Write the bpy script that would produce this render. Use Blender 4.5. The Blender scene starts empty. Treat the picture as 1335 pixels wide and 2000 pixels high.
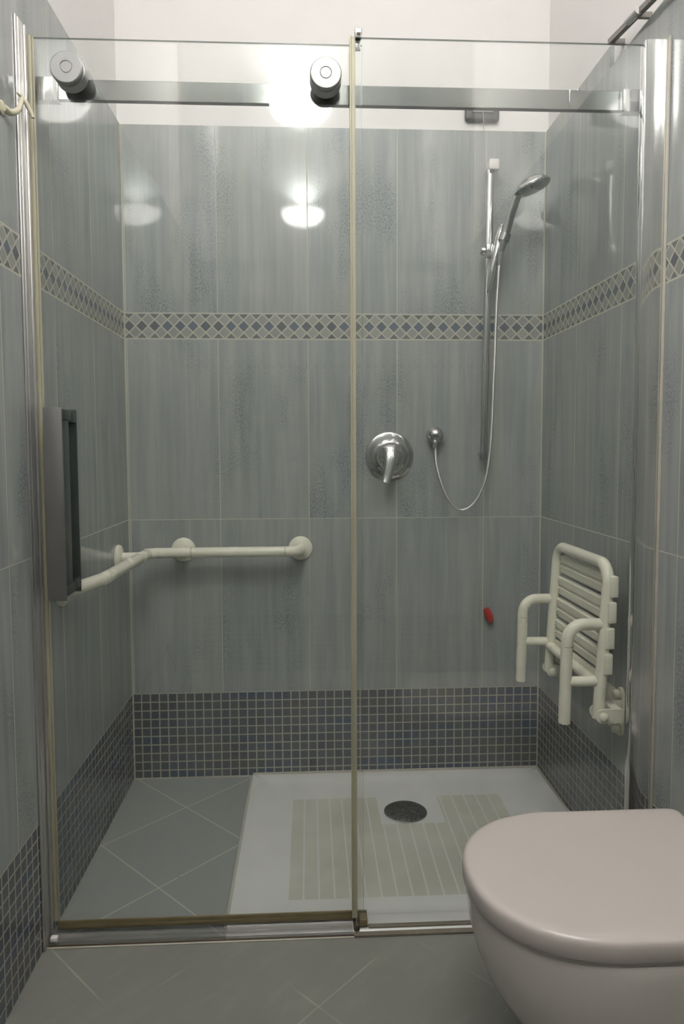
import bpy, bmesh, math, random
from mathutils import Vector, Matrix

random.seed(4)
S = bpy.context.scene
COL = S.collection
PI = math.pi

# ------------------------------------------------------------------ camera
W = 1.2205            # room width (x), back wall y = 0, room runs to y = -YB
YB = 2.32
ZC = 3.02             # ceiling
CAM = Vector((0.5277, -2.0543, 0.9818))
PITCH, YAW, ROLL = -0.0624, 0.0482, -0.0037
FPX = 1361.62
cd = bpy.data.cameras.new('camera')
cam = bpy.data.objects.new('camera', cd)
COL.objects.link(cam)
fwd = Vector((math.sin(YAW) * math.cos(PITCH), math.cos(YAW) * math.cos(PITCH), math.sin(PITCH)))
right0 = Vector((math.cos(YAW), -math.sin(YAW), 0))
up0 = right0.cross(fwd)
rgt = right0 * math.cos(ROLL) + up0 * math.sin(ROLL)
upv = up0 * math.cos(ROLL) - right0 * math.sin(ROLL)
m3 = Matrix((rgt, upv, -fwd)).transposed()
cam.matrix_world = Matrix.Translation(CAM) @ m3.to_4x4()
cd.sensor_fit = 'VERTICAL'
cd.sensor_height = 36.0
cd.sensor_width = 24.0
cd.lens = 36.0 * FPX / 2000.0
cd.shift_x = -2.12 / 2000.0
cd.shift_y = -37.0 / 2000.0
cd.clip_start = 0.02
S.camera = cam

# ------------------------------------------------------------------ world, exposure
w = bpy.data.worlds.new('world')
S.world = w
w.use_nodes = True
w.node_tree.nodes['Background'].inputs[0].default_value = (0.9, 0.93, 1.0, 1)
w.node_tree.nodes['Background'].inputs[1].default_value = 0.02
S.view_settings.view_transform = 'Standard'
S.view_settings.look = 'None'
S.view_settings.gamma = 1
S.view_settings.use_curve_mapping = False
S.view_settings.exposure = 0.34
BULB_W = 185.0         # lamp bulb light
BOWL_E = 21.0         # glow of the glass bowl
LAMP = Vector((0.50, -YB, 2.43))


# ------------------------------------------------------------------ node helpers
class N:
    """small expression builder on a material node tree"""
    def __init__(s, name):
        s.m = bpy.data.materials.new(name)
        s.m.use_nodes = True
        s.t = s.m.node_tree
        s.t.nodes.clear()
        s.out = s.t.nodes.new('ShaderNodeOutputMaterial')

    def node(s, typ, **kw):
        n = s.t.nodes.new(typ)
        for k, v in kw.items():
            setattr(n, k, v)
        return n

    def put(s, sock, v):
        if isinstance(v, bpy.types.NodeSocket):
            s.t.links.new(v, sock)
        else:
            if sock.type == 'RGBA' and len(v) == 3:
                v = (*v, 1)
            sock.default_value = v

    def math(s, op, a, b=0.0, c=0.0):
        n = s.node('ShaderNodeMath', operation=op)
        s.put(n.inputs[0], a)
        s.put(n.inputs[1], b)
        s.put(n.inputs[2], c)
        return n.outputs[0]

    def mix(s, f, a, b):
        n = s.node('ShaderNodeMix', data_type='RGBA')
        s.put(n.inputs[0], f)
        s.put(n.inputs[6], a)
        s.put(n.inputs[7], b)
        return n.outputs[2]

    def mixf(s, f, a, b):
        n = s.node('ShaderNodeMix', data_type='FLOAT')
        s.put(n.inputs[0], f)
        s.put(n.inputs[2], a)
        s.put(n.inputs[3], b)
        return n.outputs[0]

    def pos(s):
        tc = s.node('ShaderNodeTexCoord')
        sp = s.node('ShaderNodeSeparateXYZ')
        s.t.links.new(tc.outputs['Object'], sp.inputs[0])
        return sp.outputs[0], sp.outputs[1], sp.outputs[2]

    def vec(s, x, y, z):
        n = s.node('ShaderNodeCombineXYZ')
        s.put(n.inputs[0], x)
        s.put(n.inputs[1], y)
        s.put(n.inputs[2], z)
        return n.outputs[0]

    def noise(s, v, scale, detail=3, rough=.55):
        n = s.node('ShaderNodeTexNoise')
        s.put(n.inputs['Vector'], v)
        n.inputs['Scale'].default_value = scale
        n.inputs['Detail'].default_value = detail
        n.inputs['Roughness'].default_value = rough
        return n.outputs[0]

    def white(s, v):
        n = s.node('ShaderNodeTexWhiteNoise')
        s.put(n.inputs['Vector'], v)
        return n.outputs[0]

    def smooth(s, v, a, b):
        n = s.node('ShaderNodeMapRange', interpolation_type='SMOOTHSTEP')
        s.put(n.inputs[0], v)
        n.inputs[1].default_value = a
        n.inputs[2].default_value = b
        return n.outputs[0]

    def gridline(s, v, off, pitch, w):
        """1 on a line of width w at off + k*pitch"""
        a = s.math('SUBTRACT', v, off)
        a = s.math('DIVIDE', a, pitch)
        a = s.math('ADD', a, 0.5)
        a = s.math('FRACT', a)
        a = s.math('SUBTRACT', a, 0.5)
        a = s.math('ABSOLUTE', a)
        a = s.math('MULTIPLY', a, pitch)
        return s.math('LESS_THAN', a, w / 2)

    def at(s, v, p, w):
        a = s.math('SUBTRACT', v, p)
        a = s.math('ABSOLUTE', a)
        return s.math('LESS_THAN', a, w / 2)

    def mx(s, a, b):
        return s.math('MAXIMUM', a, b)

    def gate(s, v, a, b):
        return s.math('MULTIPLY', s.math('GREATER_THAN', v, a), s.math('LESS_THAN', v, b))

    def princ(s, color, rough=.5, metal=0.0, height=None, bump=.2, dist=.001, spec=.5, **kw):
        b = s.node('ShaderNodeBsdfPrincipled')
        s.put(b.inputs['Base Color'], color)
        s.put(b.inputs['Roughness'], rough)
        s.put(b.inputs['Metallic'], metal)
        s.put(b.inputs['Specular IOR Level'], spec)
        for k, v in kw.items():
            s.put(b.inputs[k.replace('_', ' ')], v)
        if height is not None:
            bn = s.node('ShaderNodeBump')
            bn.inputs['Strength'].default_value = bump
            bn.inputs['Distance'].default_value = dist
            s.put(bn.inputs['Height'], height)
            s.t.links.new(bn.outputs[0], b.inputs['Normal'])
        s.t.links.new(b.outputs[0], s.out.inputs[0])
        return s.m


P = 0.26                     # wall tile width
ZT, ZBT, ZBB, ZJ, ZM = 1.900, 1.3748, 1.3021, 0.7788, 0.26


def tile_material(name, axis, offs, seed):
    n = N(name)
    x, y, z = n.pos()
    s_ = x if axis == 'x' else n.math('MULTIPLY', y, -1.0)
    # large tiles with vertical streaks
    ti = n.math('FLOOR', n.math('DIVIDE', n.math('SUBTRACT', s_, offs), P))
    rowi = n.math('ADD', n.math('GREATER_THAN', z, ZJ), n.math('GREATER_THAN', z, ZBB))
    tr = n.white(n.vec(ti, rowi, seed))
    off = n.math('MULTIPLY', tr, 7.3)
    sv = n.vec(n.math('ADD', n.math('MULTIPLY', s_, 1.0), off), seed * 1.7, n.math('MULTIPLY', z, 0.055))
    streak = n.noise(sv, 42, 4, .62)
    sv2 = n.vec(n.math('ADD', s_, off), seed * .7, n.math('MULTIPLY', z, 0.22))
    broad = n.noise(sv2, 9, 3, .55)
    speck = n.noise(n.vec(s_, seed, n.math('MULTIPLY', z, .5)), 330, 2, .6)
    patch = n.noise(n.vec(n.math('ADD', s_, off), seed, n.math('MULTIPLY', z, .35)), 6.5, 3, .6)
    c = n.mix(n.smooth(streak, .28, .72), (.318, .346, .348), (.415, .437, .423))
    c = n.mix(n.math('MULTIPLY', n.smooth(broad, .50, .74), .50), c, (.42, .43, .385))
    blue = n.math('MULTIPLY', n.smooth(patch, .50, .70), n.smooth(speck, .44, .62))
    c = n.mix(n.math('MULTIPLY', blue, .75), c, (.125, .155, .190))
    c = n.mix(n.math('MULTIPLY', tr, .10), c, (.33, .35, .36))
    gr = n.gridline(s_, offs, P, .0024)
    if axis == 'y':
        gr = n.math('MULTIPLY', gr, n.math('GREATER_THAN', s_, .1))
    gr = n.mx(gr, n.at(z, ZJ, .0024))
    cream = (.50, .50, .435)
    fade = n.smooth(n.noise(n.vec(x, y, z), 3.0, 2, .5), .25, .6)
    gc = n.mix(fade, (.40, .41, .37), (.56, .555, .48))
    c = n.mix(gr, c, gc)
    grout = gr
    # diamond band
    h = ZBT - ZBB
    d = h / 2
    zc = n.math('SUBTRACT', z, (ZBT + ZBB) / 2)
    a = n.math('ADD', n.math('DIVIDE', n.math('ADD', s_, zc), d), .62)
    b = n.math('ADD', n.math('DIVIDE', n.math('SUBTRACT', s_, zc), d), .62)
    ra = n.math('ROUND', a)
    rb = n.math('ROUND', b)
    ea = n.math('ABSOLUTE', n.math('SUBTRACT', a, ra))
    eb = n.math('ABSOLUTE', n.math('SUBTRACT', b, rb))
    dg = n.math('GREATER_THAN', n.mx(ea, eb), .425)
    k = n.math('ABSOLUTE', n.math('SUBTRACT', ra, rb))
    rnd = n.white(n.vec(ra, rb, seed + 3))
    dark = n.mix(rnd, (.135, .150, .162), (.150, .175, .235))
    light = n.mix(rnd, (.31, .325, .305), (.37, .38, .345))
    tri = n.mix(rnd, (.15, .158, .162), (.21, .22, .23))
    dc = n.mix(n.math('GREATER_THAN', k, .5), dark, light)
    dc = n.mix(n.math('GREATER_THAN', k, 1.5), dc, tri)
    dc = n.mix(dg, dc, (.50, .495, .415))
    inb = n.gate(z, ZBB, ZBT)
    edge = n.mx(n.at(z, ZBB, .0042), n.at(z, ZBT, .0042))
    c = n.mix(inb, c, dc)
    c = n.mix(edge, c, (.52, .515, .44))
    grout = n.mixf(inb, grout, dg)
    grout = n.mx(grout, edge)
    # mosaic
    q = .0260
    zz = n.math('SUBTRACT', ZM, z)
    mg = n.mx(n.gridline(s_, .0, q, .0036), n.gridline(zz, 0.0, q, .0034))
    cid = n.vec(n.math('FLOOR', n.math('DIVIDE', s_, q)), n.math('FLOOR', n.math('DIVIDE', zz, q)), seed)
    mr = n.white(cid)
    sw = n.noise(n.vec(n.math('MULTIPLY', s_, 1.0), seed, n.math('MULTIPLY', z, 3.2)), 5.5, 3, .6)
    mc = n.mix(mr, (.092, .104, .124), (.125, .139, .160))
    mc = n.mix(n.math('MULTIPLY', n.smooth(sw, .50, .68), .75), mc, (.066, .104, .180))
    mc = n.mix(n.math('MULTIPLY', n.smooth(sw, .46, .30), .75), mc, (.13, .128, .108))
    mgc = n.mix(n.noise(n.vec(x, y, z), 9, 2), (.36, .35, .305), (.52, .50, .41))
    mc = n.mix(mg, mc, mgc)
    inm = n.math('LESS_THAN', z, ZM + .0016)
    c = n.mix(inm, c, mc)
    grout = n.mixf(inm, grout, mg)
    # corner pointing
    cor = n.at(s_, 0.0, .0070)
    if axis == 'x':
        cor = n.mx(cor, n.at(s_, W, .0070))
    c = n.mix(cor, c, (.54, .53, .46))
    grout = n.mx(grout, cor)
    rough = n.mixf(grout, n.mixf(streak, .035, .055), .75)
    hgt = n.math('ADD', n.math('MULTIPLY', grout, -1.0), n.math('MULTIPLY', patch, .5))
    return n.princ(c, rough, 0, hgt, .25, .0012, spec=.5)


M = {}
M['tile_back'] = tile_material('tile_back', 'x', .2664, 1.0)
M['tile_left'] = tile_material('tile_left', 'y', .292, 2.3)
M['tile_right'] = tile_material('tile_right', 'y', .2589, 5.1)
M['tile_front'] = tile_material('tile_front', 'x', .2664, 7.7)

n = N('white_plaster')
x, y, z = n.pos()
ns = n.noise(n.vec(x, y, z), 14, 3)
M['paint'] = n.princ(n.mix(ns, (.85, .835, .825), (.88, .865, .855)), .85, 0, ns, .08, .002)

n = N('floor_tile')
x, y, z = n.pos()
L45 = .354
u_ = n.math('ADD', x, y)
v_ = n.math('SUBTRACT', x, y)
g1 = n.gridline(u_, .010, L45, .0046)
g2 = n.gridline(v_, .711, L45, .0046)
g = n.mx(g1, g2)
cl = n.noise(n.vec(x, y, z), 5, 5, .6)
cl2 = n.noise(n.vec(n.math('MULTIPLY', u_, .3), v_, 0.0), 22, 4, .6)
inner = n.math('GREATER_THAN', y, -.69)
c = n.mix(cl, (.185, .190, .172), (.245, .246, .225))
c = n.mix(n.math('MULTIPLY', n.smooth(cl2, .5, .7), .35), c, (.27, .268, .235))
c = n.mix(n.math('MULTIPLY', inner, .75), c, (.36, .385, .378))  # same tiles inside the shower, painted lighter to make up for weaker light
dirt = n.noise(n.vec(x, y, 3.0), 7, 2)
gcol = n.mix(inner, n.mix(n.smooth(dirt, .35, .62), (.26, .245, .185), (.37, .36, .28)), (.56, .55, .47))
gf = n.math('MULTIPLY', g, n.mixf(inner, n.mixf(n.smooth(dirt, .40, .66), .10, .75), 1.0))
c = n.mix(gf, c, gcol)
dots = n.smooth(n.noise(n.vec(x, y, 1.0), 60, 1), .77, .82)
c = n.mix(n.math('MULTIPLY', dots, .5), c, (.08, .075, .06))
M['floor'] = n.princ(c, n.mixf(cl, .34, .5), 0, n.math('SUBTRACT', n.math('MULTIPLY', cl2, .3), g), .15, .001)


def simple(name, col, rough=.4, metal=0.0, var=0.0, scale=30, spec=.5, bump=0.0, aniso=None, **kw):
    n = N(name)
    x, y, z = n.pos()
    v = n.vec(x, y, z) if aniso is None else n.vec(n.math('MULTIPLY', x, aniso[0]), n.math('MULTIPLY', y, aniso[1]), n.math('MULTIPLY', z, aniso[2]))
    ns = n.noise(v, scale, 4, .6)
    lo = tuple(a * (1 - var) for a in col)
    hi = tuple(min(1, a * (1 + var)) for a in col)
    return n.princ(n.mix(ns, lo, hi), n.mixf(ns, max(0, rough * .85), min(1, rough * 1.15)), metal, ns if bump else None, bump, .001, spec, **kw)


M['chrome'] = simple('chrome', (.62, .62, .62), .09, 1.0, .05)
M['dark_chrome'] = simple('dark_chrome', (.40, .41, .41), .16, 1.0, .08)
M['pale_metal'] = simple('pale_satin_metal', (.58, .57, .56), .36, .85, .03)
M['satin'] = simple('satin_cap_metal', (.40, .40, .40), .40, .7, .04)
M['brushed'] = simple('satin_metal', (.80, .79, .77), .12, 1.0, .03, 40, aniso=(6, 6, .3))
M['rail_metal'] = simple('rail_metal', (.25, .255, .25), .10, 1.0, .05, 40, aniso=(.3, 6, 6))
M['rail_shaded'] = simple('rail_underside_shaded', (.16, .155, .155), .4, 1.0, .15, 40)  # darker copy of the rail metal: shade painted on its down-facing side
M['handle'] = simple('grey_metal', (.29, .28, .28), .38, .75, .10, 20)
M['handle_shaded'] = simple('grey_metal_shaded', (.09, .105, .102), .30, .6, .10, 20)  # darker copy of the handle metal, painted for the dark reflecting gap
M['cream'] = simple('cream_plastic', (.88, .86, .73), .27, 0, .03, 12)
M['cream_dirty'] = simple('cream_plastic_stained', (.60, .55, .41), .4, 0, .12, 60)
M['cream_slat'] = simple('cream_slat', (.84, .82, .69), .34, 0, .05, 25)
M['steel_joint'] = simple('cream_collar', (.66, .62, .48), .35, 0, .06, 25)
M['porcelain'] = simple('porcelain', (.68, .64, .60), .16, 0, .015, 5)
M['lid'] = simple('toilet_lid_plastic', (.575, .525, .495), .24, 0, .012, 5)
M['white_plastic'] = simple('white_plastic', (.78, .76, .75), .35, 0, .02)
M['switch'] = simple('dark_switch_plastic', (.085, .085, .085), .4, 0, .08)
M['red'] = simple('red_plastic', (.50, .025, .02), .35, 0, .08)
M['cord'] = simple('cord_fibre', (.40, .41, .40), .8, 0, .05)
M['grey_strip'] = simple('weathered_bar', (.28, .265, .25), .45, .35, .15)
M['silicone'] = simple('silicone_sealant', (.50, .48, .42), .45, 0, .15, 40)
M['dirty_silicone'] = simple('dirty_sealant', (.17, .15, .115), .6, 0, .45, 45)
M['rust'] = simple('rusty_metal', (.10, .065, .045), .65, .3, .6, 90)
n = N('clear_threshold_plastic')
t_ = n.node('ShaderNodeBsdfTransparent')
t_.inputs[0].default_value = (.95, .95, .94, 1)
p_b = n.node('ShaderNodeBsdfPrincipled')
p_b.inputs['Base Color'].default_value = (.50, .50, .49, 1)
p_b.inputs['Metallic'].default_value = .6
p_b.inputs['Roughness'].default_value = .18
m_ = n.node('ShaderNodeMixShader')
m_.inputs[0].default_value = .22
n.t.links.new(t_.outputs[0], m_.inputs[1])
n.t.links.new(p_b.outputs[0], m_.inputs[2])
n.t.links.new(m_.outputs[0], n.out.inputs[0])
M['threshold'] = n.m
M['yellow_seal'] = None

# translucent yellowed seals
n = N('yellowed_seal')
x, y, z = n.pos()
ns = n.noise(n.vec(n.math('MULTIPLY', x, 3), y, n.math('MULTIPLY', z, .4)), 30, 4)
pb = n.node('ShaderNodeBsdfPrincipled')
n.put(pb.inputs['Base Color'], n.mix(ns, (.60, .575, .45), (.70, .68, .55)))
pb.inputs['Roughness'].default_value = .3
tr_ = n.node('ShaderNodeBsdfTransparent')
tr_.inputs[0].default_value = (.80, .77, .60, 1)
mx = n.node('ShaderNodeMixShader')
mx.inputs[0].default_value = .55
n.t.links.new(tr_.outputs[0], mx.inputs[1])
n.t.links.new(pb.outputs[0], mx.inputs[2])
n.t.links.new(mx.outputs[0], n.out.inputs[0])
M['yellow_seal'] = n.m
M['brown_seal'] = simple('stained_seal', (.165, .135, .070), .45, 0, .40, 60, aniso=(.4, 1, 3))


def glass_mat(name, edge=False):
    n = N(name)
    x, y, z = n.pos()
    t = n.node('ShaderNodeBsdfTransparent')
    t.inputs[0].default_value = (.982, .990, .984, 1) if not edge else (.42, .47, .43, 1)
    gl = n.node('ShaderNodeBsdfGlossy')
    gl.inputs['Roughness'].default_value = 0.012
    gl.inputs[0].default_value = (1, 1, 1, 1)
    lw = n.node('ShaderNodeLayerWeight')
    lw.inputs[0].default_value = .5
    f5 = n.math('POWER', lw.outputs['Facing'], 5.0)
    fr = n.math('ADD', .038, n.math('MULTIPLY', f5, .9))
    mx = n.node('ShaderNodeMixShader')
    n.put(mx.inputs[0], fr)
    n.t.links.new(t.outputs[0], mx.inputs[1])
    n.t.links.new(gl.outputs[0], mx.inputs[2])
    # thin film of limescale and water marks
    df = n.node('ShaderNodeBsdfDiffuse')
    df.inputs[0].default_value = (.62, .66, .64, 1) if not edge else (.30, .34, .32, 1)
    ns = n.noise(n.vec(n.math('MULTIPLY', x, 2.2), y, n.math('MULTIPLY', z, .35)), 7, 4, .6)
    fac = n.mixf(n.smooth(ns, .35, .75), .006, .020) if not edge else .5
    m2 = n.node('ShaderNodeMixShader')
    n.put(m2.inputs[0], fac)
    n.t.links.new(mx.outputs[0], m2.inputs[1])
    n.t.links.new(df.outputs[0], m2.inputs[2])
    n.t.links.new(m2.outputs[0], n.out.inputs[0])
    return n.m


M['glass'] = glass_mat('clear_glass')
M['glass_edge'] = glass_mat('glass_cut_edge', True)

# shower tray: white enamel with beige anti slip strips
n = N('tray_enamel')
x, y, z = n.pos()
px = n.math('SUBTRACT', x, .474)
st = n.gridline(px, 0.0, .0345, .0042)
reg = n.math('MULTIPLY', n.gate(x, .474, 1.060), n.gate(y, -.588, -.150))
hole = n.math('MULTIPLY', n.gate(x, .710, .880), n.math('GREATER_THAN', y, -.292))
reg = n.math('MULTIPLY', reg, n.math('SUBTRACT', 1.0, hole))
reg = n.math('MULTIPLY', reg, n.math('SUBTRACT', 1.0, st))
wear = n.noise(n.vec(x, y, 0.0), 5, 4, .6)
grit = n.noise(n.vec(x, y, 0.0), 160, 2)
bc = n.mix(n.smooth(wear, .35, .7), (.52, .51, .44), (.62, .615, .55))
wc = n.mix(n.smooth(wear, .3, .8), (.74, .75, .74), (.80, .805, .79))
c = n.mix(n.math('MULTIPLY', reg, .92), wc, bc)
M['tray'] = n.princ(c, n.mixf(reg, .16, .6), 0, n.math('MULTIPLY', grit, reg), .12, .0008)

# chrome grid of the drain
n = N('drain_plate')
x, y, z = n.pos()
ns = n.noise(n.vec(x, y, z), 160, 3)
M['drain'] = n.princ(n.mix(n.smooth(ns, .4, .65), (.11, .11, .11), (.24, .24, .235)), .35, .8, ns, .3, .0006)

# lamp glass
n = N('lit_lamp_glass')
x, y, z = n.pos()
e = n.node('ShaderNodeEmission')
e.inputs[0].default_value = (1.0, .965, .92, 1)
e.inputs[1].default_value = BOWL_E
b = n.node('ShaderNodeBsdfPrincipled')
b.inputs['Base Color'].default_value = (.9, .88, .84, 1)
b.inputs['Roughness'].default_value = .2
a = n.node('ShaderNodeAddShader')
n.t.links.new(e.outputs[0], a.inputs[0])
n.t.links.new(b.outputs[0], a.inputs[1])
n.t.links.new(a.outputs[0], n.out.inputs[0])
M['lamp_glass'] = n.m
n = N('lit_bulb')
e = n.node('ShaderNodeEmission')
e.inputs[0].default_value = (1.0, .97, .93, 1)
e.inputs[1].default_value = 120.0
n.t.links.new(e.outputs[0], n.out.inputs[0])
M['bulb'] = n.m


# ------------------------------------------------------------------ mesh helpers
def V(*a):
    return Vector(a)


def obj(name, bm, mat, parent=None, smooth=True, kind=None, label=None, loc=None, ang=40):
    me = bpy.data.meshes.new(name)
    bmesh.ops.recalc_face_normals(bm, faces=bm.faces)
    bm.to_mesh(me)
    bm.free()
    mats = mat if isinstance(mat, (list, tuple)) else [mat]
    for m_ in mats:
        me.materials.append(M[m_])
    o = bpy.data.objects.new(name, me)
    COL.objects.link(o)
    if smooth:
        for p_ in me.polygons:
            p_.use_smooth = True
        me.set_sharp_from_angle(angle=math.radians(ang))
    if parent is not None:
        o.parent = parent
        o.matrix_parent_inverse = Matrix.Translation(-parent.location) if parent.type == 'EMPTY' or parent.location.length else Matrix.Identity(4)
    if kind:
        o['kind'] = kind
    if label:
        o['label'] = label
    return o


def tag(o, label, cat, group=None):
    o['label'] = label
    o['category'] = cat
    if group:
        o['group'] = group
    return o


def thing(name, label, cat, loc, group=None):
    o = bpy.data.objects.new(name, None)
    o.empty_display_size = .05
    o.location = loc
    COL.objects.link(o)
    return tag(o, label, cat, group)


def box(bm, a, b, bev=0.0, seg=2):
    a, b = Vector(a), Vector(b)
    r = bmesh.ops.create_cube(bm, size=1)
    vs = r['verts']
    c = (a + b) / 2
    d = b - a
    for v in vs:
        v.co = Vector((v.co.x * d.x, v.co.y * d.y, v.co.z * d.z)) + c
    if bev:
        es = list({e for v in vs for e in v.link_edges})
        bmesh.ops.bevel(bm, geom=es, offset=bev, segments=seg, profile=.5, affect='EDGES')
    return vs


def bx(a, b, bev=0.0, seg=2):
    bm = bmesh.new()
    box(bm, a, b, bev, seg)
    return bm


def fillet(pts, r, n=8):
    """round the corners of a polyline"""
    pts = [Vector(p) for p in pts]
    rs = r if isinstance(r, (list, tuple)) else [r] * len(pts)
    out = [pts[0]]
    for i in range(1, len(pts) - 1):
        p, a, b = pts[i], pts[i - 1], pts[i + 1]
        u, v = (a - p).normalized(), (b - p).normalized()
        ang = u.angle(v)
        rr = rs[i]
        if rr <= 1e-5 or ang > PI - .01:
            out.append(p)
            continue
        t = min(rr / math.tan(ang / 2), (a - p).length * .49, (b - p).length * .49)
        rad = t * math.tan(ang / 2)
        c = p + (u + v).normalized() * (rad / math.sin(ang / 2))
        s, e = p + u * t - c, p + v * t - c
        for k in range(n + 1):
            out.append(c + s.normalized().slerp(e.normalized(), k / n) * rad)
    out.append(pts[-1])
    return out


def spline(pts, n=10):
    pts = [Vector(p) for p in pts]
    q = [pts[0] * 2 - pts[1]] + pts + [pts[-1] * 2 - pts[-2]]
    out = []
    for i in range(1, len(q) - 2):
        a, b, c, d = q[i - 1:i + 3]
        for k in range(n):
            t = k / n
            out.append(.5 * ((2 * b) + (c - a) * t + (2 * a - 5 * b + 4 * c - d) * t * t + (3 * b - a - 3 * c + d) * t ** 3))
    out.append(pts[-1])
    return out


def tube(bm, path, r, seg=20, cap=True, flat=None, rad=None, ref=None):
    """sweep a circle (or ellipse with flat=(a,b) scale) along path; rad: list or function of t"""
    path = [Vector(p) for p in path]
    n_ = len(path)
    T = []
    for i in range(n_):
        a = path[max(i - 1, 0)]
        b = path[min(i + 1, n_ - 1)]
        T.append((b - a).normalized())
    nrm = ref.copy() if ref else (Vector((0, 0, 1)) if abs(T[0].z) < .9 else Vector((0, 1, 0)))
    nrm = (nrm - T[0] * nrm.dot(T[0])).normalized()
    rings = []
    for i in range(n_):
        nrm = (nrm - T[i] * nrm.dot(T[i])).normalized()
        bi = T[i].cross(nrm)
        rr = r if rad is None else (rad(i / (n_ - 1)) if callable(rad) else rad[i])
        fa, fb = flat if flat else (1, 1)
        rings.append([bm.verts.new(path[i] + (nrm * math.cos(2 * PI * k / seg) * fa + bi * math.sin(2 * PI * k / seg) * fb) * rr) for k in range(seg)])
    for i in range(n_ - 1):
        for k in range(seg):
            bm.faces.new((rings[i][k], rings[i][(k + 1) % seg], rings[i + 1][(k + 1) % seg], rings[i + 1][k]))
    if cap:
        bm.faces.new(rings[0][::-1])
        bm.faces.new(rings[-1])


def tb(path, r, **kw):
    bm = bmesh.new()
    tube(bm, path, r, **kw)
    return bm


def lathe(bm, prof, origin, axis, seg=40):
    """prof: list of (radius, height along axis)"""
    origin = Vector(origin)
    ax = Vector(axis).normalized()
    t = Vector((0, 0, 1)) if abs(ax.z) < .9 else Vector((1, 0, 0))
    u = (t - ax * t.dot(ax)).normalized()
    v = ax.cross(u)
    rings = []
    for r, h in prof:
        if r < 1e-6:
            rings.append([bm.verts.new(origin + ax * h)])
        else:
            rings.append([bm.verts.new(origin + ax * h + (u * math.cos(2 * PI * k / seg) + v * math.sin(2 * PI * k / seg)) * r) for k in range(seg)])
    for a, b in zip(rings, rings[1:]):
        for k in range(seg):
            k2 = (k + 1) % seg
            if len(a) == 1 and len(b) == 1:
                continue
            if len(a) == 1:
                bm.faces.new((a[0], b[k], b[k2]))
            elif len(b) == 1:
                bm.faces.new((a[k], a[k2], b[0]))
            else:
                bm.faces.new((a[k], a[k2], b[k2], b[k]))
    if len(rings[0]) > 1:
        bm.faces.new(rings[0][::-1])
    if len(rings[-1]) > 1:
        bm.faces.new(rings[-1])


def lt(prof, origin, axis, seg=40):
    bm = bmesh.new()
    lathe(bm, prof, origin, axis, seg)
    return bm


# ------------------------------------------------------------------ the room
TH = .010      # tile thickness


def struct(name, bm, mat, parent=None, smooth=False):
    return obj(name, bm, mat, parent, smooth, kind='structure')


struct('floor', bx((-.12, -YB - .12, -.10), (W + .12, .12, 0)), 'floor')
struct('ceiling', bx((-.12, -YB - .12, ZC), (W + .12, .12, ZC + .08)), 'paint')
wb = struct('wall_back', bx((-.12, TH, 0), (W + .12, .12, ZC)), 'paint')
struct('tile_cladding', bx((0, 0, 0), (W, TH, ZT)), 'tile_back', wb)
wl = struct('wall_left', bx((-.12, -YB, 0), (-TH, TH, ZC)), 'paint')
struct('tile_cladding', bx((-TH, -YB, 0), (0, TH, ZT)), 'tile_left', wl)
wr = struct('wall_right', bx((W + TH, -YB, 0), (W + .12, TH, ZC)), 'paint')
bm = bmesh.new()
box(bm, (W, -.432, 0), (W + TH, TH, ZT))
box(bm, (W, -YB, 0), (W + TH, -.432, 1.850))
struct('tile_cladding', bm, 'tile_right', wr)
wf = struct('wall_front', bx((-.12, -YB - .12, 0), (W + .12, -YB - TH, ZC)), 'paint')
struct('tile_cladding', bx((0, -YB - TH, 0), (W, -YB, ZC)), 'tile_front', wf)  # unseen tiling, taken full height to dim this wall's bright reflections

# ------------------------------------------------------------------ wall lamp behind the camera (seen mirrored)
lamp = thing('wall_lamp', 'half bowl glass wall lamp glowing high on the front wall, mirrored in the tiles', 'lamp', LAMP)
bm = bmesh.new()
R0, Hh, SEG = .130, .085, 32
rings = []
for shell, (ro, ho) in enumerate(((R0, Hh), (R0 - .006, Hh - .006))):
    rs = []
    for i in range(0, 11):
        t = i / 10
        rr = ro * math.cos(t * PI / 2) ** .8 if t < 1 else .012
        zz = -ho * math.sin(t * PI / 2)
        rs.append([bm.verts.new(LAMP + V(max(rr, .012) * math.cos(PI * k / SEG), max(rr, .012) * math.sin(PI * k / SEG) * .92 + .001, zz)) for k in range(SEG + 1)])
    rings.append(rs)
for rs in rings:
    for a_, b_ in zip(rs, rs[1:]):
        for k in range(SEG):
            bm.faces.new((a_[k], a_[k + 1], b_[k + 1], b_[k]))
for k in range(SEG):
    bm.faces.new((rings[0][0][k], rings[0][0][k + 1], rings[1][0][k + 1], rings[1][0][k]))
obj('lamp_shade', bm, 'lamp_glass', lamp)
obj('back_plate', bx(LAMP + V(-.06, .0, -.07), LAMP + V(.06, .008, -.005), .002), 'chrome', lamp)
obj('bulb', lt([(0, -.05), (.011, -.045), (.013, 0), (.011, .04), (0, .045)], LAMP + V(0, .055, -.030), (1, 0, 0), 20), 'bulb', lamp)
ld = bpy.data.lights.new('bulb_light', 'SPOT')
ld.spot_size = math.radians(140)
ld.spot_blend = .9
ld.energy = BULB_W
ld.color = (1.0, .965, .93)
ld.shadow_soft_size = .004
lo = bpy.data.objects.new('bulb_light', ld)
COL.objects.link(lo)
lo.parent = lamp
lo.location = (0, .055, -.0045)
lo.rotation_euler = (PI - .35, 0, 0)

# ------------------------------------------------------------------ shower tray and drain
TX0, TX1, TY0, TY1, TZ = .352, W - .002, -.700, -.002, .006
bm = bmesh.new()


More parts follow.
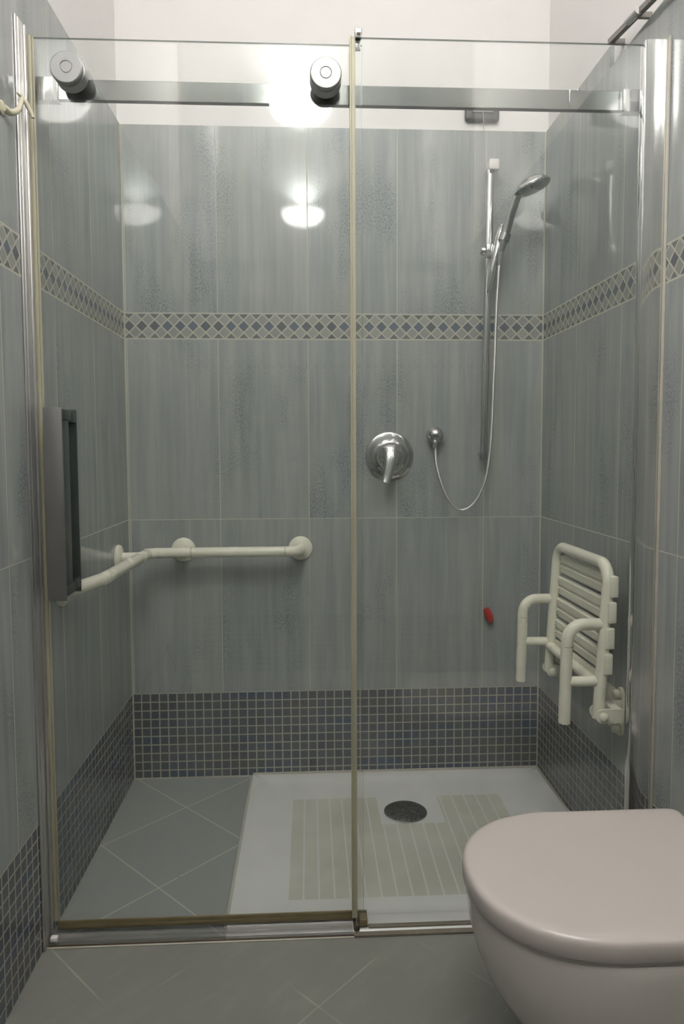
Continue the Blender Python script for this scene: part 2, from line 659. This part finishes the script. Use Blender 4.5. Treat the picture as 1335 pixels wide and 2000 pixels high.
def ringrect(x0, x1, y0, y1, z, r, n_=6):
    out = []
    for (cx_, cy_, a0) in ((x1 - r, y1 - r, 0), (x0 + r, y1 - r, 90), (x0 + r, y0 + r, 180), (x1 - r, y0 + r, 270)):
        for k in range(n_ + 1):
            a_ = math.radians(a0 + 90 * k / n_)
            out.append(bm.verts.new((cx_ + r * math.cos(a_), cy_ + r * math.sin(a_), z)))
    return out


TZ = -.001
rl = [ringrect(TX0, TX1, TY0, TY1, 0.0002, .004),
      ringrect(TX0, TX1, TY0, TY1, TZ + .006, .004),
      ringrect(TX0 + .002, TX1 - .002, TY0 + .002, TY1 - .002, TZ + .008, .004),
      ringrect(TX0 + .034, TX1 - .034, TY0 + .046, TY1 - .034, TZ + .008, .012),
      ringrect(TX0 + .040, TX1 - .040, TY0 + .050, TY1 - .040, TZ + .006, .016),
      ringrect(TX0 + .060, TX1 - .060, TY0 + .064, TY1 - .060, TZ + .003, .022),
      ringrect(TX0 + .075, TX1 - .075, TY0 + .076, TY1 - .075, TZ + .002, .03)]
for a_, b_ in zip(rl, rl[1:]):
    for k in range(len(a_)):
        k2 = (k + 1) % len(a_)
        bm.faces.new((a_[k], a_[k2], b_[k2], b_[k]))
bm.faces.new(rl[-1])
bm.faces.new(rl[0][::-1])
tray = tag(obj('shower_tray', bm, 'tray'), 'white enamelled shower tray with beige anti-slip strips', 'shower tray')
dr = tag(obj('shower_drain', lt([(.056, .0), (.056, .004), (.052, .0065), (.044, .0075), (.018, .0068), (0, .0062)], (.781, -.236, TZ + .0022), (0, 0, 1), 48), 'drain'),
         'round dark metal drain cover in the white tray', 'drain')
obj('rim', lt([(.0545, 0), (.058, .001), (.058, .003), (.0545, .0042)], (.781, -.236, TZ + .0022), (0, 0, 1), 48), 'chrome', dr)
struct('trim_1', bx((0, -.003, .0), (TX0, 0.0, .004)), 'silicone')
bm = bmesh.new()
box(bm, (TX0 - .006, -.672, 0), (TX0 + .0004, 0, .004), .0015)
struct('trim_2', bm, 'silicone')
bm = bmesh.new()
box(bm, (TX0, -.006, TZ + .004), (W, 0, TZ + .014), .003)
box(bm, (W - .006, -.67, TZ + .004), (W, 0, TZ + .014), .003)
struct('trim_3', bm, 'silicone')

# ------------------------------------------------------------------ shower enclosure
YF, YD = -.690, -.665      # fixed pane, sliding door
ZG = 1.757


def pane(name, x0, x1, yc, z0, z1, parent, th=.006):
    bm = bmesh.new()
    box(bm, (x0, yc - th / 2, z0), (x1, yc + th / 2, z1))
    o = obj(name, bm, ['glass', 'glass_edge'], parent, False)
    for p_ in o.data.polygons:
        if abs(p_.normal.y) < .5:
            p_.material_index = 1
    return o


enc = thing('shower_screen', 'fixed clear glass shower screen with wide metal post on the right', 'shower screen', (.9, YF, 0))
pane('glass_pane', .612, 1.182, YF, .009, ZG, enc)
# wide wall post, front gently curved
bm = bmesh.new()
pr_ = []
for k in range(0, 17):
    t = k / 16
    pr_.append((1.177 + t * .0425, YF - .012 - .0016 * math.sin(t * PI) - (.0022 * t ** 5)))
pr_ += [(1.2195, YF + .014), (1.177, YF + .014)]
lo_ = [bm.verts.new((a_, b_, .001)) for a_, b_ in pr_]
hi_ = [bm.verts.new((a_, b_, ZG + .004)) for a_, b_ in pr_]
for k in range(len(pr_)):
    k2 = (k + 1) % len(pr_)
    bm.faces.new((lo_[k], lo_[k2], hi_[k2], hi_[k]))
bm.faces.new(lo_[::-1])
bm.faces.new(hi_)
obj('wall_post', bm, 'brushed', enc, ang=30)
obj('post_lip', bx((1.1740, YF - .0128, .001), (1.1775, YF + .005, ZG + .003), .0008), 'chrome', enc)
obj('corner_seal', bx((1.2165, YF - .0215, .001), (1.2204, YF - .0145, ZG + .008), .001), 'silicone', enc)
# edge seal at the free end of the pane
bm = bmesh.new()
box(bm, (.6085, YF - .006, .030), (.6125, YF + .006, ZG + .002), .001)
obj('edge_seal', bm, 'yellow_seal', enc)
obj('edge_seal', bx((.6125, YF - .0050, .030), (.6195, YF - .0032, ZG + .001), .0005), 'yellow_seal', enc)
obj('bottom_seal', bx((.642, YF - .006, .0072), (1.176, YF + .004, .0110), .001), 'dirty_silicone', enc)
# glazing clip on top
bm = bmesh.new()
box(bm, (.6185, YF - .0085, ZG - .004), (.6315, YF - .0032, ZG + .014), .0012)
box(bm, (.6185, YF + .0032, ZG - .020), (.6300, YF + .0085, ZG + .014), .0012)
box(bm, (.6185, YF - .0085, ZG + .0005), (.6315, YF + .0085, ZG + .014), .0012)
obj('top_clip', bm, 'dark_chrome', enc)
obj('sticker', bx((.6215, YF - .0090, ZG + .0005), (.6290, YF - .0084, ZG + .0055), 0), 'rust', enc)

# rail
rail = thing('door_rail', 'flat metal rail running across behind the glass, carrying the rollers', 'rail', (.6, -.638, 1.675))
bm = bmesh.new()
box(bm, (.050, -.645, 1.6555), (1.160, -.633, 1.6935), .0009)
o = obj('rail_bar', bm, ['rail_metal', 'rail_shaded'], rail, True, ang=20)
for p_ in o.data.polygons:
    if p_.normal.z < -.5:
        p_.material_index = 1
for xa, xb, sg in ((.001, .052, 1), (1.158, 1.2195, -1)):
    bm = bmesh.new()
    box(bm, (xa, -.6485, 1.6515), (xb, -.630, 1.6965), .002)
    obj('end_bracket', bm, 'chrome', rail)
    xm = xb - .006 if sg > 0 else xa + .008
    obj('bracket_rib', bx((xm - .0035, -.6505, 1.652), (xm + .0035, -.648, 1.696), .001), 'white_plastic', rail)
obj('stop_screw', lt([(.004, 0), (.004, .003), (.0025, .004), (0, .004)], (1.068, -.639, 1.6935), (0, 0, 1), 16), 'dark_chrome', rail)
obj('rail_stop', bx((1.048, -.6475, 1.656), (1.051, -.633, 1.694), .0008), 'dark_chrome', rail)

# sliding door
door = thing('sliding_door', 'clear glass sliding shower door with yellowed seals, on the left', 'shower door', (.32, YD, 0.02))
pane('glass_pane', .010, .634, YD, .022, ZG, door)
bm = bmesh.new()
box(bm, (.0012, YD - .009, .030), (.0130, YD - .0032, ZG + .002), .002)
obj('edge_seal', bm, 'yellow_seal', door)
obj('edge_seal', bx((.0130, YD - .0055, .030), (.0165, YD - .0032, ZG), .0008), 'yellow_seal', door)
bm = bmesh.new()
box(bm, (.012, YD - .008, .016), (.640, YD - .0032, .030), .002)
box(bm, (.012, YD - .0090, .012), (.640, YD + .004, .0218), .002)
obj('bottom_seal', bm, 'brown_seal', door)
for kx in (.0865, .5635):
    kz = 1.685
    prof = [(0, 0), (.0095, 0), (.0105, .0008), (.0115, .0), (.0275, .0), (.0290, .0012), (.0298, .003), (.0298, .008), (.0270, .0088), (.0270, .0125), (.0298, .0135), (.0298, .0368), (.029, .0378)]
    k_ = obj('roller_cap', lt(prof, (kx, -.7060, kz), (0, 1, 0), 56), 'satin', door, ang=25)
    obj('gasket', lt([(.0273, 0), (.0273, .0034)], (kx, -.6974, kz), (0, 1, 0), 40), 'switch', k_)
    bm = lt([(.010, 0), (.010, .002), (.010, .014), (.009, .0155)], (kx, -.6615, kz + .0), (0, 1, 0), 40)
    obj('roller_wheel', bm, 'dark_chrome', k_)

# handle of the door: flat bar, outer and inner, on two stand-offs
hd = obj('handle', bx((.0325, -.7240, .697), (.0665, -.7180, 1.062), .0008), 'handle', door)
obj('stand_off', bx((.040, -.7182, 1.040), (.0660, -.6684, 1.060), .001), 'handle_shaded', hd)
obj('stand_off', bx((.040, -.7182, .704), (.0660, -.6684, .724), .001), 'handle_shaded', hd)
obj('inner_plate', bx((.0300, -.6180, .694), (.0590, -.6120, 1.064), .0008), 'handle_shaded', hd)
obj('stand_off', bx((.030, -.6617, 1.038), (.0588, -.6180, 1.058), .001), 'handle_shaded', hd)
obj('stand_off', bx((.030, -.6617, .704), (.0588, -.6180, .724), .001), 'handle_shaded', hd)
obj('gap_reflection', bx((.0595, -.7182, .724), (.0610, -.6684, 1.040), .0003), 'handle_shaded', hd)  # added dark sheet: the plate's reflection in the glass, seen through the gap

# profile on the left wall
prof_ = thing('wall_profile', 'narrow chrome profile upright against the left wall beside the sliding door', 'metal profile', (.006, YF, 0))
obj('profile_body', bx((.0003, -.7100, .001), (.0050, -.6760, ZG + .012), .001), 'pale_metal', prof_)
obj('front_flange', bx((.0003, -.7205, .001), (.0040, -.7100, ZG + .012), .0012), 'pale_metal', prof_)
obj('rear_flange', bx((.0050, -.6900, .001), (.0085, -.6800, ZG + .010), .001), 'pale_metal', prof_)

# threshold strip in front of the door
th = thing('threshold_strip', 'low metal threshold strip on the floor below the sliding door', 'threshold', (.31, -.697, 0))
bm = bmesh.new()
box(bm, (.010, -.7070, .0075), (.610, -.6780, .0105), .0010)
box(bm, (.012, -.6960, .0095), (.610, -.6925, .0140), .0010)
obj('strip', bm, 'threshold', th)
obj('grout_line', bx((.004, -.7120, .0002), (.612, -.7060, .0020), .0006), 'silicone', th)
obj('mould_line', bx((.002, -.7085, .0010), (.612, -.7058, .0036), .0006), 'rust', th)
obj('corner_block', bx((.008, -.7040, .0078), (.022, -.6930, .0170), .002), 'white_plastic', th)
bm = bmesh.new()
box(bm, (.6125, -.712, .0002), (1.219, -.7002, .0050), .0008)
struct('trim_4', bm, 'dirty_silicone')
gd = thing('floor_guide', 'small rusty guide block at the foot of the glass between the door and the screen', 'door guide', (.617, YF, 0))
obj('guide_block', bx((.6115, -.7025, .0071), (.6235, -.6740, .0190), .002), 'rust', gd)
obj('guide_fin', bx((.6155, -.7040, .0180), (.6195, -.6750, .0250), .001), 'dark_chrome', gd)
obj('seal_foot', bx((.6235, -.6960, .0112), (.6400, -.6700, .0260), .003), 'brown_seal', gd)

# cream hook on the left wall
hk = thing('wall_hook', 'small curved cream hook sticking out at the far left edge, high on the wall', 'hook', (.002, -.76, 1.6))
pts = spline([(.0045, -.7850, 1.573), (.0095, -.7680, 1.573), (.014, -.7480, 1.586), (.0120, -.7240, 1.613), (.0110, -.7200, 1.622)], 10)
obj('hook_arm', tb(pts, .006, rad=lambda t: .0068 * (1 - .55 * t), seg=16), 'steel_joint', hk)
pts = spline([(.0060, -.7290, 1.626), (.0110, -.7200, 1.6225), (.0180, -.7150, 1.612), (.0240, -.7120, 1.598), (.0270, -.7110, 1.590)], 8)
obj('hook_tip', tb(pts, .003, rad=lambda t: .0016 + .0030 * math.sin(PI * min(1, t * 1.2) * .8), seg=14), 'steel_joint', hk)
obj('hook_base', lt([(.012, 0), (.012, .003), (.008, .005), (0, .006)], (.0002, -.785, 1.573), (1, 0, 0), 24), 'steel_joint', hk)

# ------------------------------------------------------------------ corner grab bar
gb = thing('grab_bar', 'cream L-shaped grab bar fixed round the far left corner of the shower', 'grab bar', (0, 0, .69))
GZ, GR, GX, GY = .691, .0148, .066, -.072


def rosette(c, ax, parent):
    r_ = obj('wall_flange', lt([(.0345, .0004), (.0352, .003), (.0345, .008), (.0300, .0115), (.0200, .0130), (.0165, .0150), (0, .0150)], c, ax, 44), 'cream', parent)
    return r_


# bar: front flange on the left wall -> along left wall -> corner -> along back wall -> flange
p1 = fillet([(.002, -.566, GZ - .004), (.026, -.562, GZ - .004), (.0570, -.452, GZ - .002), (GX + .006, -.078, GZ)], [0, .03, .055, 0], 12)
obj('left_tube', tb(p1, GR, seg=24), 'cream', gb)
p2 = fillet([(GX - .001, -.088, GZ + .0005), (GX + .028, GY, GZ), (.500, GY, GZ + .001), (.500, -.002, GZ + .001)], [0, .03, .045, 0], 10)
obj('back_tube', tb(p2, GR, seg=24), 'cream', gb)
obj('stem', tb([(.158, GY, GZ), (.158, -.002, GZ)], GR * .95, seg=24), 'cream', gb)
obj('stem', tb([(.002, -.128, GZ - .003), (GX - .006, -.128, GZ - .002)], GR * .9, seg=24), 'cream', gb)
for c_, ax_ in (((0, -.566, GZ - .004), (1, 0, 0)), ((0, -.128, GZ - .003), (1, 0, 0)), ((.158, 0, GZ), (0, -1, 0)), ((.500, 0, GZ + .001), (0, -1, 0))):
    rosette(c_, ax_, gb)
for a_, b_ in (((.190, GY, GZ), (.1945, GY, GZ)), ((.455, GY, GZ + .001), (.4595, GY, GZ + .001)), ((.0583, -.4180, GZ - .002), (.0584, -.4155, GZ - .002))):
    obj('collar', tb([a_, b_], GR + .0004, seg=24), 'steel_joint', gb)

# ------------------------------------------------------------------ shower fittings on the back wall
sr = thing('shower_rail', 'tall chrome riser rail on the back wall beside the hand shower', 'shower rail', (1.04, 0, .95))
T0, T1 = V(1.0475, -.045, 1.776), V(1.0335, -.045, .958)
obj('rail_tube', tb([T1, T0], .0085, seg=24, flat=(1.25, .85), ref=V(1, 0, 0)), 'chrome', sr)
obj('end_cap', bx((1.040, -.058, 1.770), (1.0700, -.030, 1.800), .004, 3), 'white_plastic', sr)
obj('wall_bracket', tb([(1.052, -.004, 1.784), (1.052, -.034, 1.784)], .0085, seg=20), 'white_plastic', sr)
obj('cap_collar', tb([(1.0485, -.045, 1.762), (1.0485, -.045, 1.771)], .0080, seg=20, flat=(1.3, 1)), 'switch', sr)
obj('end_cap', tb([T1 + V(-.0002, 0, -.007), T1 + V(0, 0, .012)], .0098, seg=20, flat=(1.2, 1), ref=V(1, 0, 0)), 'chrome', sr)
obj('wall_bracket', tb([(1.0338, -.002, .966), (1.0338, -.040, .966)], .0075, seg=20), 'chrome', sr)
# slider: long lever body clamped on the rail
sl = obj('slider', tb(spline([(1.0395, -.066, 1.432), (1.046, -.070, 1.475), (1.058, -.072, 1.535), (1.068, -.070, 1.585), (1.0755, -.066, 1.612)], 8), .010,
                      rad=lambda t: .0070 + .0058 * math.sin(PI * min(1, t * 1.05)) ** .6, seg=22, flat=(1.0, .8)), 'chrome', sr)
obj('clamp_knob', lt([(.0105, 0), (.0125, .002), (.0125, .014), (.0095, .018), (0, .0185)], (1.038, -.045, 1.545), (-1, 0, .1), 28), 'chrome', sl)
obj('clamp', bx((1.032, -.062, 1.525), (1.058, -.030, 1.565), .005, 3), 'chrome', sl)
obj('holder', tb([(1.0800, -.088, 1.582), (1.0740, -.086, 1.562)], .0160, seg=26), 'dark_chrome', sl)

hs = thing('hand_shower', 'chrome hand shower with round head, raised on the riser rail', 'hand shower', (1.075, -.088, 1.55))
hp = spline([(1.0680, -.084, 1.530), (1.0745, -.086, 1.560), (1.0835, -.092, 1.600), (1.0960, -.104, 1.650), (1.1090, -.116, 1.688), (1.1230, -.124, 1.705)], 10)
obj('handle', tb(hp, .01, rad=lambda t: .0072 + .0052 * min(1, t * 4) - .0018 * max(0, (t - .45)) * 1.6, seg=24), 'dark_chrome', hs)
HC = V(1.1400, -.130, 1.6975)
HN = V(.33, -.08, -.94).normalized()
hd_ = obj('shower_head', lt([(0, -.024), (.014, -.0235), (.027, -.019), (.038, -.011), (.047, -.0035), (.0505, .0008), (.0508, .004), (.0490, .0058)], HC, HN, 52), 'chrome', hs)
obj('spray_face', lt([(.0485, .0056), (.0485, .0068), (.040, .0080), (.020, .0095), (0, .0098)], HC, HN, 52), 'dark_chrome', hs)
obj('nub', lt([(.0045, .006), (.0040, .014), (0, .0145)], HC + V(-.012, -.02, 0), HN, 16), 'switch', hs)

hose = thing('shower_hose', 'thin silvery shower hose hanging in a loop below the riser rail', 'hose', (.9, -.04, .8))
hpts = spline([(.8935, -.036, .985), (.8975, -.042, .933), (.9165, -.048, .866), (.9410, -.050, .823), (.9680, -.050, .8045), (.9990, -.054, .820), (1.0230, -.060, .858),
               (1.0400, -.064, .918), (1.0500, -.067, 1.022), (1.0570, -.070, 1.242), (1.0600, -.075, 1.387), (1.0640, -.081, 1.490), (1.0665, -.083, 1.520)], 14)
n = N('hose_metal')
x, y, z = n.pos()
M['hose'] = n.princ((.58, .58, .57), .28, .8, n.math('SINE', n.math('MULTIPLY', z, 2600)), .35, .0006)
obj('hose_tube', tb(hpts, .0042, seg=14), 'hose', hose)
obj('hose_nut', tb([(1.0645, -.0815, 1.497), (1.0685, -.0842, 1.533)], .0075, rad=[.0060, .0088], seg=20), 'chrome', hose)
obj('hose_nut', tb([(.8935, -.036, .985), (.8932, -.0355, 1.002)], .0072, seg=20), 'chrome', hose)

wo = thing('hose_outlet', 'rounded chrome hose outlet on the back wall right of the mixer', 'wall outlet', (.896, 0, 1.02))
obj('outlet_body', lt([(.0225, .0005), (.0245, .003), (.0258, .012), (.0250, .024), (.0205, .036), (.0120, .043), (0, .0455)], (.8965, 0, 1.0225), (0, -1, -.05), 40), 'chrome', wo)
obj('outlet_neck', tb([(.8935, -.0335, 1.0), (.8950, -.030, 1.016)], .0098, seg=24), 'chrome', wo)

mx_ = thing('shower_mixer', 'round chrome single-lever shower mixer on the back wall', 'mixer tap', (.764, 0, .961))
obj('escutcheon', lt([(.0700, .0005), (.0718, .003), (.0705, .0065), (.0660, .0085), (.0560, .0098), (.0420, .0120), (.0360, .0160)], (.764, 0, .961), (0, -1, 0), 64), 'chrome', mx_)
obj('dome', lt([(.0440, .010), (.0435, .020), (.0395, .033), (.0310, .044), (.0170, .051), (0, .053)], (.764, 0, .961), (0, -1, 0), 48), 'chrome', mx_)
lev = spline([(.764, -.046, .982), (.762, -.058, .958), (.757, -.066, .930), (.750, -.072, .903), (.744, -.078, .886)], 8)
obj('lever', tb(lev, .012, rad=lambda t: .0250 * (1 - .60 * t), seg=26, flat=(.50, 1.0), ref=V(0, -1, 0)), 'chrome', mx_)

# ------------------------------------------------------------------ pull cord alarm
sw = thing('alarm_switch', 'dark grey pull-switch plate on the white wall above the tiles', 'switch', (1.03, 0, 1.93))
YP = TH + .0
obj('plate', bx((.9815, -.009, 1.925), (1.0815, TH - .0002, 1.985), .009, 4), 'switch', sw)
obj('rocker', bx((1.0020, -.0135, 1.945), (1.0620, -.0088, 1.978), .003, 2), 'handle', sw)
pc = thing('pull_cord', 'thin alarm cord with a red pull hanging down the back wall', 'pull cord', (1.05, -.016, 1.93))
obj('cord', tb([(1.031, -.0145, 1.950), (1.0325, -.0165, 1.930), (1.0545, -.0170, 1.20), (1.0585, -.0190, .508)], .0011, seg=8), 'cord', pc)
obj('pull_handle', tb(spline([(1.0525, -.0190, .505), (1.0590, -.0190, .491), (1.0650, -.0190, .472), (1.0670, -.0190, .465)], 6), .009,
                      rad=lambda t: .0062 + .0058 * math.sin(PI * min(1, .15 + t * .75)), seg=20), 'red', pc)

# ------------------------------------------------------------------ folding shower seat on the right wall
seat = thing('folding_shower_seat', 'cream folding shower seat with slats, folded up on the right wall', 'shower seat', (W, -.45, .40))
XT, XB = 1.1665, 1.1475     # frame x at the top and the bottom
ZTB, ZPV = .733, .412
YL, YR = -.298, -.607
R_ = .0128


def fx(z):
    return XB + (XT - XB) * (z - ZPV) / (ZTB - ZPV)


fr_ = fillet([(fx(ZPV), YL, ZPV - .006), (XT, YL, ZTB), (XT, YR, ZTB), (fx(ZPV), YR, ZPV - .012)], [0, .042, .042, 0], 12)
obj('frame', tb(fr_, R_, seg=24), 'cream', seat)
z_ = .482
obj('cross_tube', tb([(fx(z_) - .004, YL + .002, z_ - .010), (fx(z_) - .004, YR - .002, z_ - .010)], R_ * .92, seg=24), 'cream', seat)
for ya_, za_, zb_, zs_ in ((YL + .004, .594, .3785, .482), (YR + .003, .605, .3900, .480)):
    ar = fillet([(fx(za_) - .004, ya_, za_), (1.0785, ya_, za_), (1.0745, ya_, zb_)], [0, .036, 0], 12)
    a_ = obj('arm_tube', tb(ar, R_, seg=24), 'cream', seat)
    zc_ = za_ - .046
    obj('collar', tb([(1.0782, ya_, zc_ + .001), (1.0782, ya_, zc_ - .002)], R_ + .0004, seg=24), 'steel_joint', a_)
    obj('strut', tb([(1.0770, ya_, zs_), (fx(zs_) - .002, ya_, zs_)], R_ * .88, seg=22), 'cream', a_)
# slats with wrap-round clips on the near tube
PT = .0555
for i in range(4):
    zt_ = .7120 - i * PT
    zb_ = zt_ - .0480
    zm_ = (zt_ + zb_) / 2
    xo = fx(zm_)
    bm = bmesh.new()
    # profile in (x, z): two shallow ribs with a groove between
    pf = [(0.010, 0), (.002, .0005), (-.0015, .004), (-.0015, .0185), (.0015, .0205), (.0025, .0235), (.0015, .0265), (-.0015, .0285), (-.0015, .0440), (.002, .0475), (.010, .048)]
    ya_, yb_ = YL - .008, YR + .008
    A_ = [bm.verts.new((xo + dx + .0040, ya_, zb_ + dz)) for dx, dz in pf]
    B_ = [bm.verts.new((xo + dx + .0040, yb_, zb_ + dz)) for dx, dz in pf]
    for k in range(len(pf)):
        k2 = (k + 1) % len(pf)
        bm.faces.new((A_[k], A_[k2], B_[k2], B_[k]))
    bm.faces.new(A_[::-1])
    bm.faces.new(B_)
    s_ = obj('slat', bm, 'cream_slat', seat, ang=25)
    for sgn, yy in ((1, YL), (-1, YR)):
        bm = bmesh.new()
        ya2, yb2 = sorted((yy - sgn * .004, yy + sgn * .0168))
        box(bm, (xo - .0015, ya2, zb_ + .001), (xo + .0175, yb2, zt_ - .001), .0035, 3)
        obj('clip', bm, 'cream', s_)
    bm = bmesh.new()
    for zz_ in (zm_ + .012, zm_ - .012):
        lathe(bm, [(.0028, 0), (.0028, .002), (.0012, .0028), (0, .0028)], (xo + .003, YL - .019, zz_), (-1, 0, 0), 12)
    obj('screw', bm, 'cream_dirty', s_)

# underside lip below the lowest slat
bm = bmesh.new()
box(bm, (fx(.485) + .006, YR + .010, .462), (fx(.485) + .011, YL - .010, .4925), .002)
obj('seat_lip', bm, 'cream_slat', seat)


def extrude_y(bm, pg, y0, y1):
    a_ = [bm.verts.new((p_[0], y0, p_[1])) for p_ in pg]
    b_ = [bm.verts.new((p_[0], y1, p_[1])) for p_ in pg]
    bm.faces.new(a_)
    bm.faces.new(b_[::-1])
    for k in range(len(pg)):
        k2 = (k + 1) % len(pg)
        bm.faces.new((a_[k], a_[k2], b_[k2], b_[k]))


def stadium(y0, z0, z1, r, x0, x1, n_=10):
    bm = bmesh.new()
    pts = [(y0 + r * math.cos(PI * k / n_), z1 - r + r * math.sin(PI * k / n_)) for k in range(n_ + 1)]
    pts += [(y0 - r * math.cos(PI * k / n_), z0 + r - r * math.sin(PI * k / n_)) for k in range(n_ + 1)]
    a_ = [bm.verts.new((x0, p_[0], p_[1])) for p_ in pts]
    b_ = [bm.verts.new((x1, p_[0], p_[1])) for p_ in pts]
    bm.faces.new(a_)
    bm.faces.new(b_[::-1])
    for k in range(len(pts)):
        k2 = (k + 1) % len(pts)
        bm.faces.new((a_[k], a_[k2], b_[k2], b_[k]))
    return bm


# wall brackets
for yb_ in (YL, YR):
    yp_ = yb_ + .044
    br = obj('wall_bracket', stadium(yp_, .3415, .4510, .0145, W - .0065, W - .0005), 'cream', seat, ang=30)
    bm = bmesh.new()
    extrude_y(bm, [(W - .006, .4420), (1.172, .4760), (1.166, .4700), (1.166, .4150), (W - .006, .4150)], yp_ + .0050, yp_ + .0090)
    obj('upper_gusset', bm, 'cream', br, ang=25)
    bm = bmesh.new()
    extrude_y(bm, [(W - .006, .4000), (1.150, .4020), (1.154, .3980), (W - .006, .3450)], yp_ + .0050, yp_ + .0090)
    obj('lower_gusset', bm, 'cream', br, ang=25)
    bm = bmesh.new()
    pg = [(W - .026, .4250), (W - .026, .3950)] + [(1.152 - .0165 * math.sin(PI * k / 12), .4095 - .0155 * math.cos(PI * k / 12)) for k in range(13)]
    for yk in (yb_ - .0190, yb_ + .0140):
        extrude_y(bm, pg, yk, yk + .0045)
    box(bm, (1.172, yb_ - .0180, .3990), (W - .0270, yb_ + .0385, .4245), .002)
    box(bm, (W - .0270, yb_ + .0340, .3960), (W - .0050, yb_ + .0385, .4245), .001)
    obj('hinge_cheek', bm, 'cream', br, ang=25)
    obj('pivot_pin', tb([(1.152, yb_ - .022, .409), (1.152, yb_ + .022, .409)], .0065, seg=20), 'cream_dirty', br)
    for yy, dr_ in ((yb_ - .0190, -1), (yb_ + .0185, 1)):
        obj('bolt_cap', lt([(.0095, 0), (.0100, .003), (.0080, .0075), (.0040, .0098), (0, .0103)], (1.152, yy, .409), (0, dr_, 0), 24), 'cream', br)
    for zz_ in (.4365, .3560):
        b2 = obj('bolt_cap', lt([(.0105, 0), (.0105, .003), (.0090, .0035), (.0088, .0110), (.0060, .0145), (0, .0156)], (W - .0065, yp_, zz_), (-1, 0, 0), 26), 'cream', br)
        obj('washer', lt([(.0130, 0), (.0130, .0016)], (W - .0065, yp_, zz_), (-1, 0, 0), 26), 'cream_dirty', b2)

# ------------------------------------------------------------------ bar on the white wall, top right
hb = thing('metal_bar', 'tarnished metal bar with a pale clip, high on the right wall above the tiles', 'wall bar', (1.2, -.6, 1.88))
A0, A1 = V(1.2020, -.474, 1.884), V(1.2020, -.800, 1.838)
dv = (A1 - A0).normalized()
bm = bmesh.new()
tube(bm, [A0, A1], .0060, seg=4, flat=(1.15, 1.3), ref=V(.7, 0, .7))
obj('bar', bm, 'grey_strip', hb, False)
obj('slider_clip', tb([A0 + dv * .098 + V(-.004, 0, .002), A0 + dv * .150 + V(-.004, 0, .002)], .0085, seg=12, flat=(1, 1.1)), 'white_plastic', hb)
for q_ in (.010, .135):
    c_ = A0 + dv * q_
    obj('bracket', bx((c_.x - .001, c_.y - .004, c_.z - .009), (W + TH - .0002, c_.y + .004, c_.z + .003), .001), 'grey_strip', hb)

# ------------------------------------------------------------------ wall-hung toilet on the right
tl = thing('wall_hung_toilet', 'white wall-hung toilet with closed lid, in the near right corner', 'toilet', (W, -1.065, .1))
YC, HW = -1.067, .163       # centre line and half width


def dshape(x0, xs, tip, hw, n_=40, ex=2.25, rc=.02, yc=YC):
    """D outline: straight from x0 to xs, rounded to the tip (towards -x)"""
    pts = []
    for k in range(5):                      # back right corner
        a_ = PI / 2 * k / 4
        pts.append((x0 - rc + rc * math.cos(a_), yc + hw - rc + rc * math.sin(a_)))
    for k in range(1, n_):
        a_ = PI * k / n_
        c_, s_ = math.cos(a_), math.sin(a_)
        ysg = 1 if c_ > 0 else -1
        yy = ysg * abs(c_) ** (2 / ex) * hw
        xx = xs - abs(s_) ** (2 / ex) * (xs - tip)
        pts.append((xx, yc + yy))
    for k in range(5):
        a_ = -PI / 2 + PI / 2 * k / 4
        pts.append((x0 - rc + rc * math.cos(a_), yc - hw + rc + rc * math.sin(a_)))
    return pts


def loft(layers, mat, name, parent, cap=True, ang=50):
    bm = bmesh.new()
    R = [[bm.verts.new((a_, b_, z)) for a_, b_ in pts] for pts, z in layers]
    for a_, b_ in zip(R, R[1:]):
        for k in range(len(a_)):
            k2 = (k + 1) % len(a_)
            bm.faces.new((a_[k], a_[k2], b_[k2], b_[k]))
    if cap:
        bm.faces.new(R[0][::-1])
        bm.faces.new(R[-1])
    return obj(name, bm, mat, parent, ang=ang)


ZL = .3600
lay = []
for k, (ins, z) in enumerate(((.006, .3285), (.0012, .3295), (0, .3320), (0, .3490), (.0008, .3535), (.0028, .3567), (.0060, .3586), (.0105, .3596), (.018, .3600), (.05, .3602))):
    lay.append((dshape(1.163 - ins, .945, .7555 + ins, HW - ins, rc=.016), z))
loft(lay, 'lid', 'lid', tl)
loft([(dshape(1.160, .945, .7625, HW - .006, rc=.015), .3225), (dshape(1.160, .945, .7600, HW - .004, rc=.015), .3235), (dshape(1.160, .945, .7600, HW - .004, rc=.015), .3280)], 'lid', 'seat_ring', tl)
lay = []
BZ = [(.3222, 0, 1.0), (.3200, .0, 1.006), (.300, .002, 1.004), (.270, .006, .995), (.235, .015, .975), (.200, .030, .94), (.165, .052, .885), (.130, .085, .81), (.100, .125, .72), (.075, .172, .62), (.060, .215, .52), (.055, .25, .42)]
for z, dx, sc in BZ[::-1]:
    lay.append((dshape(W - .001, .955 + dx * .45, .7600 + dx, (HW - .004) * sc, rc=.012, ex=2.2), z))
loft(lay, 'porcelain', 'bowl', tl, ang=60)
for s_ in (-1, 1):
    obj('hinge', tb([(1.165, YC + s_ * .075 - .012, .335), (1.165, YC + s_ * .075 + .012, .335)], .010, seg=20), 'chrome', tl)
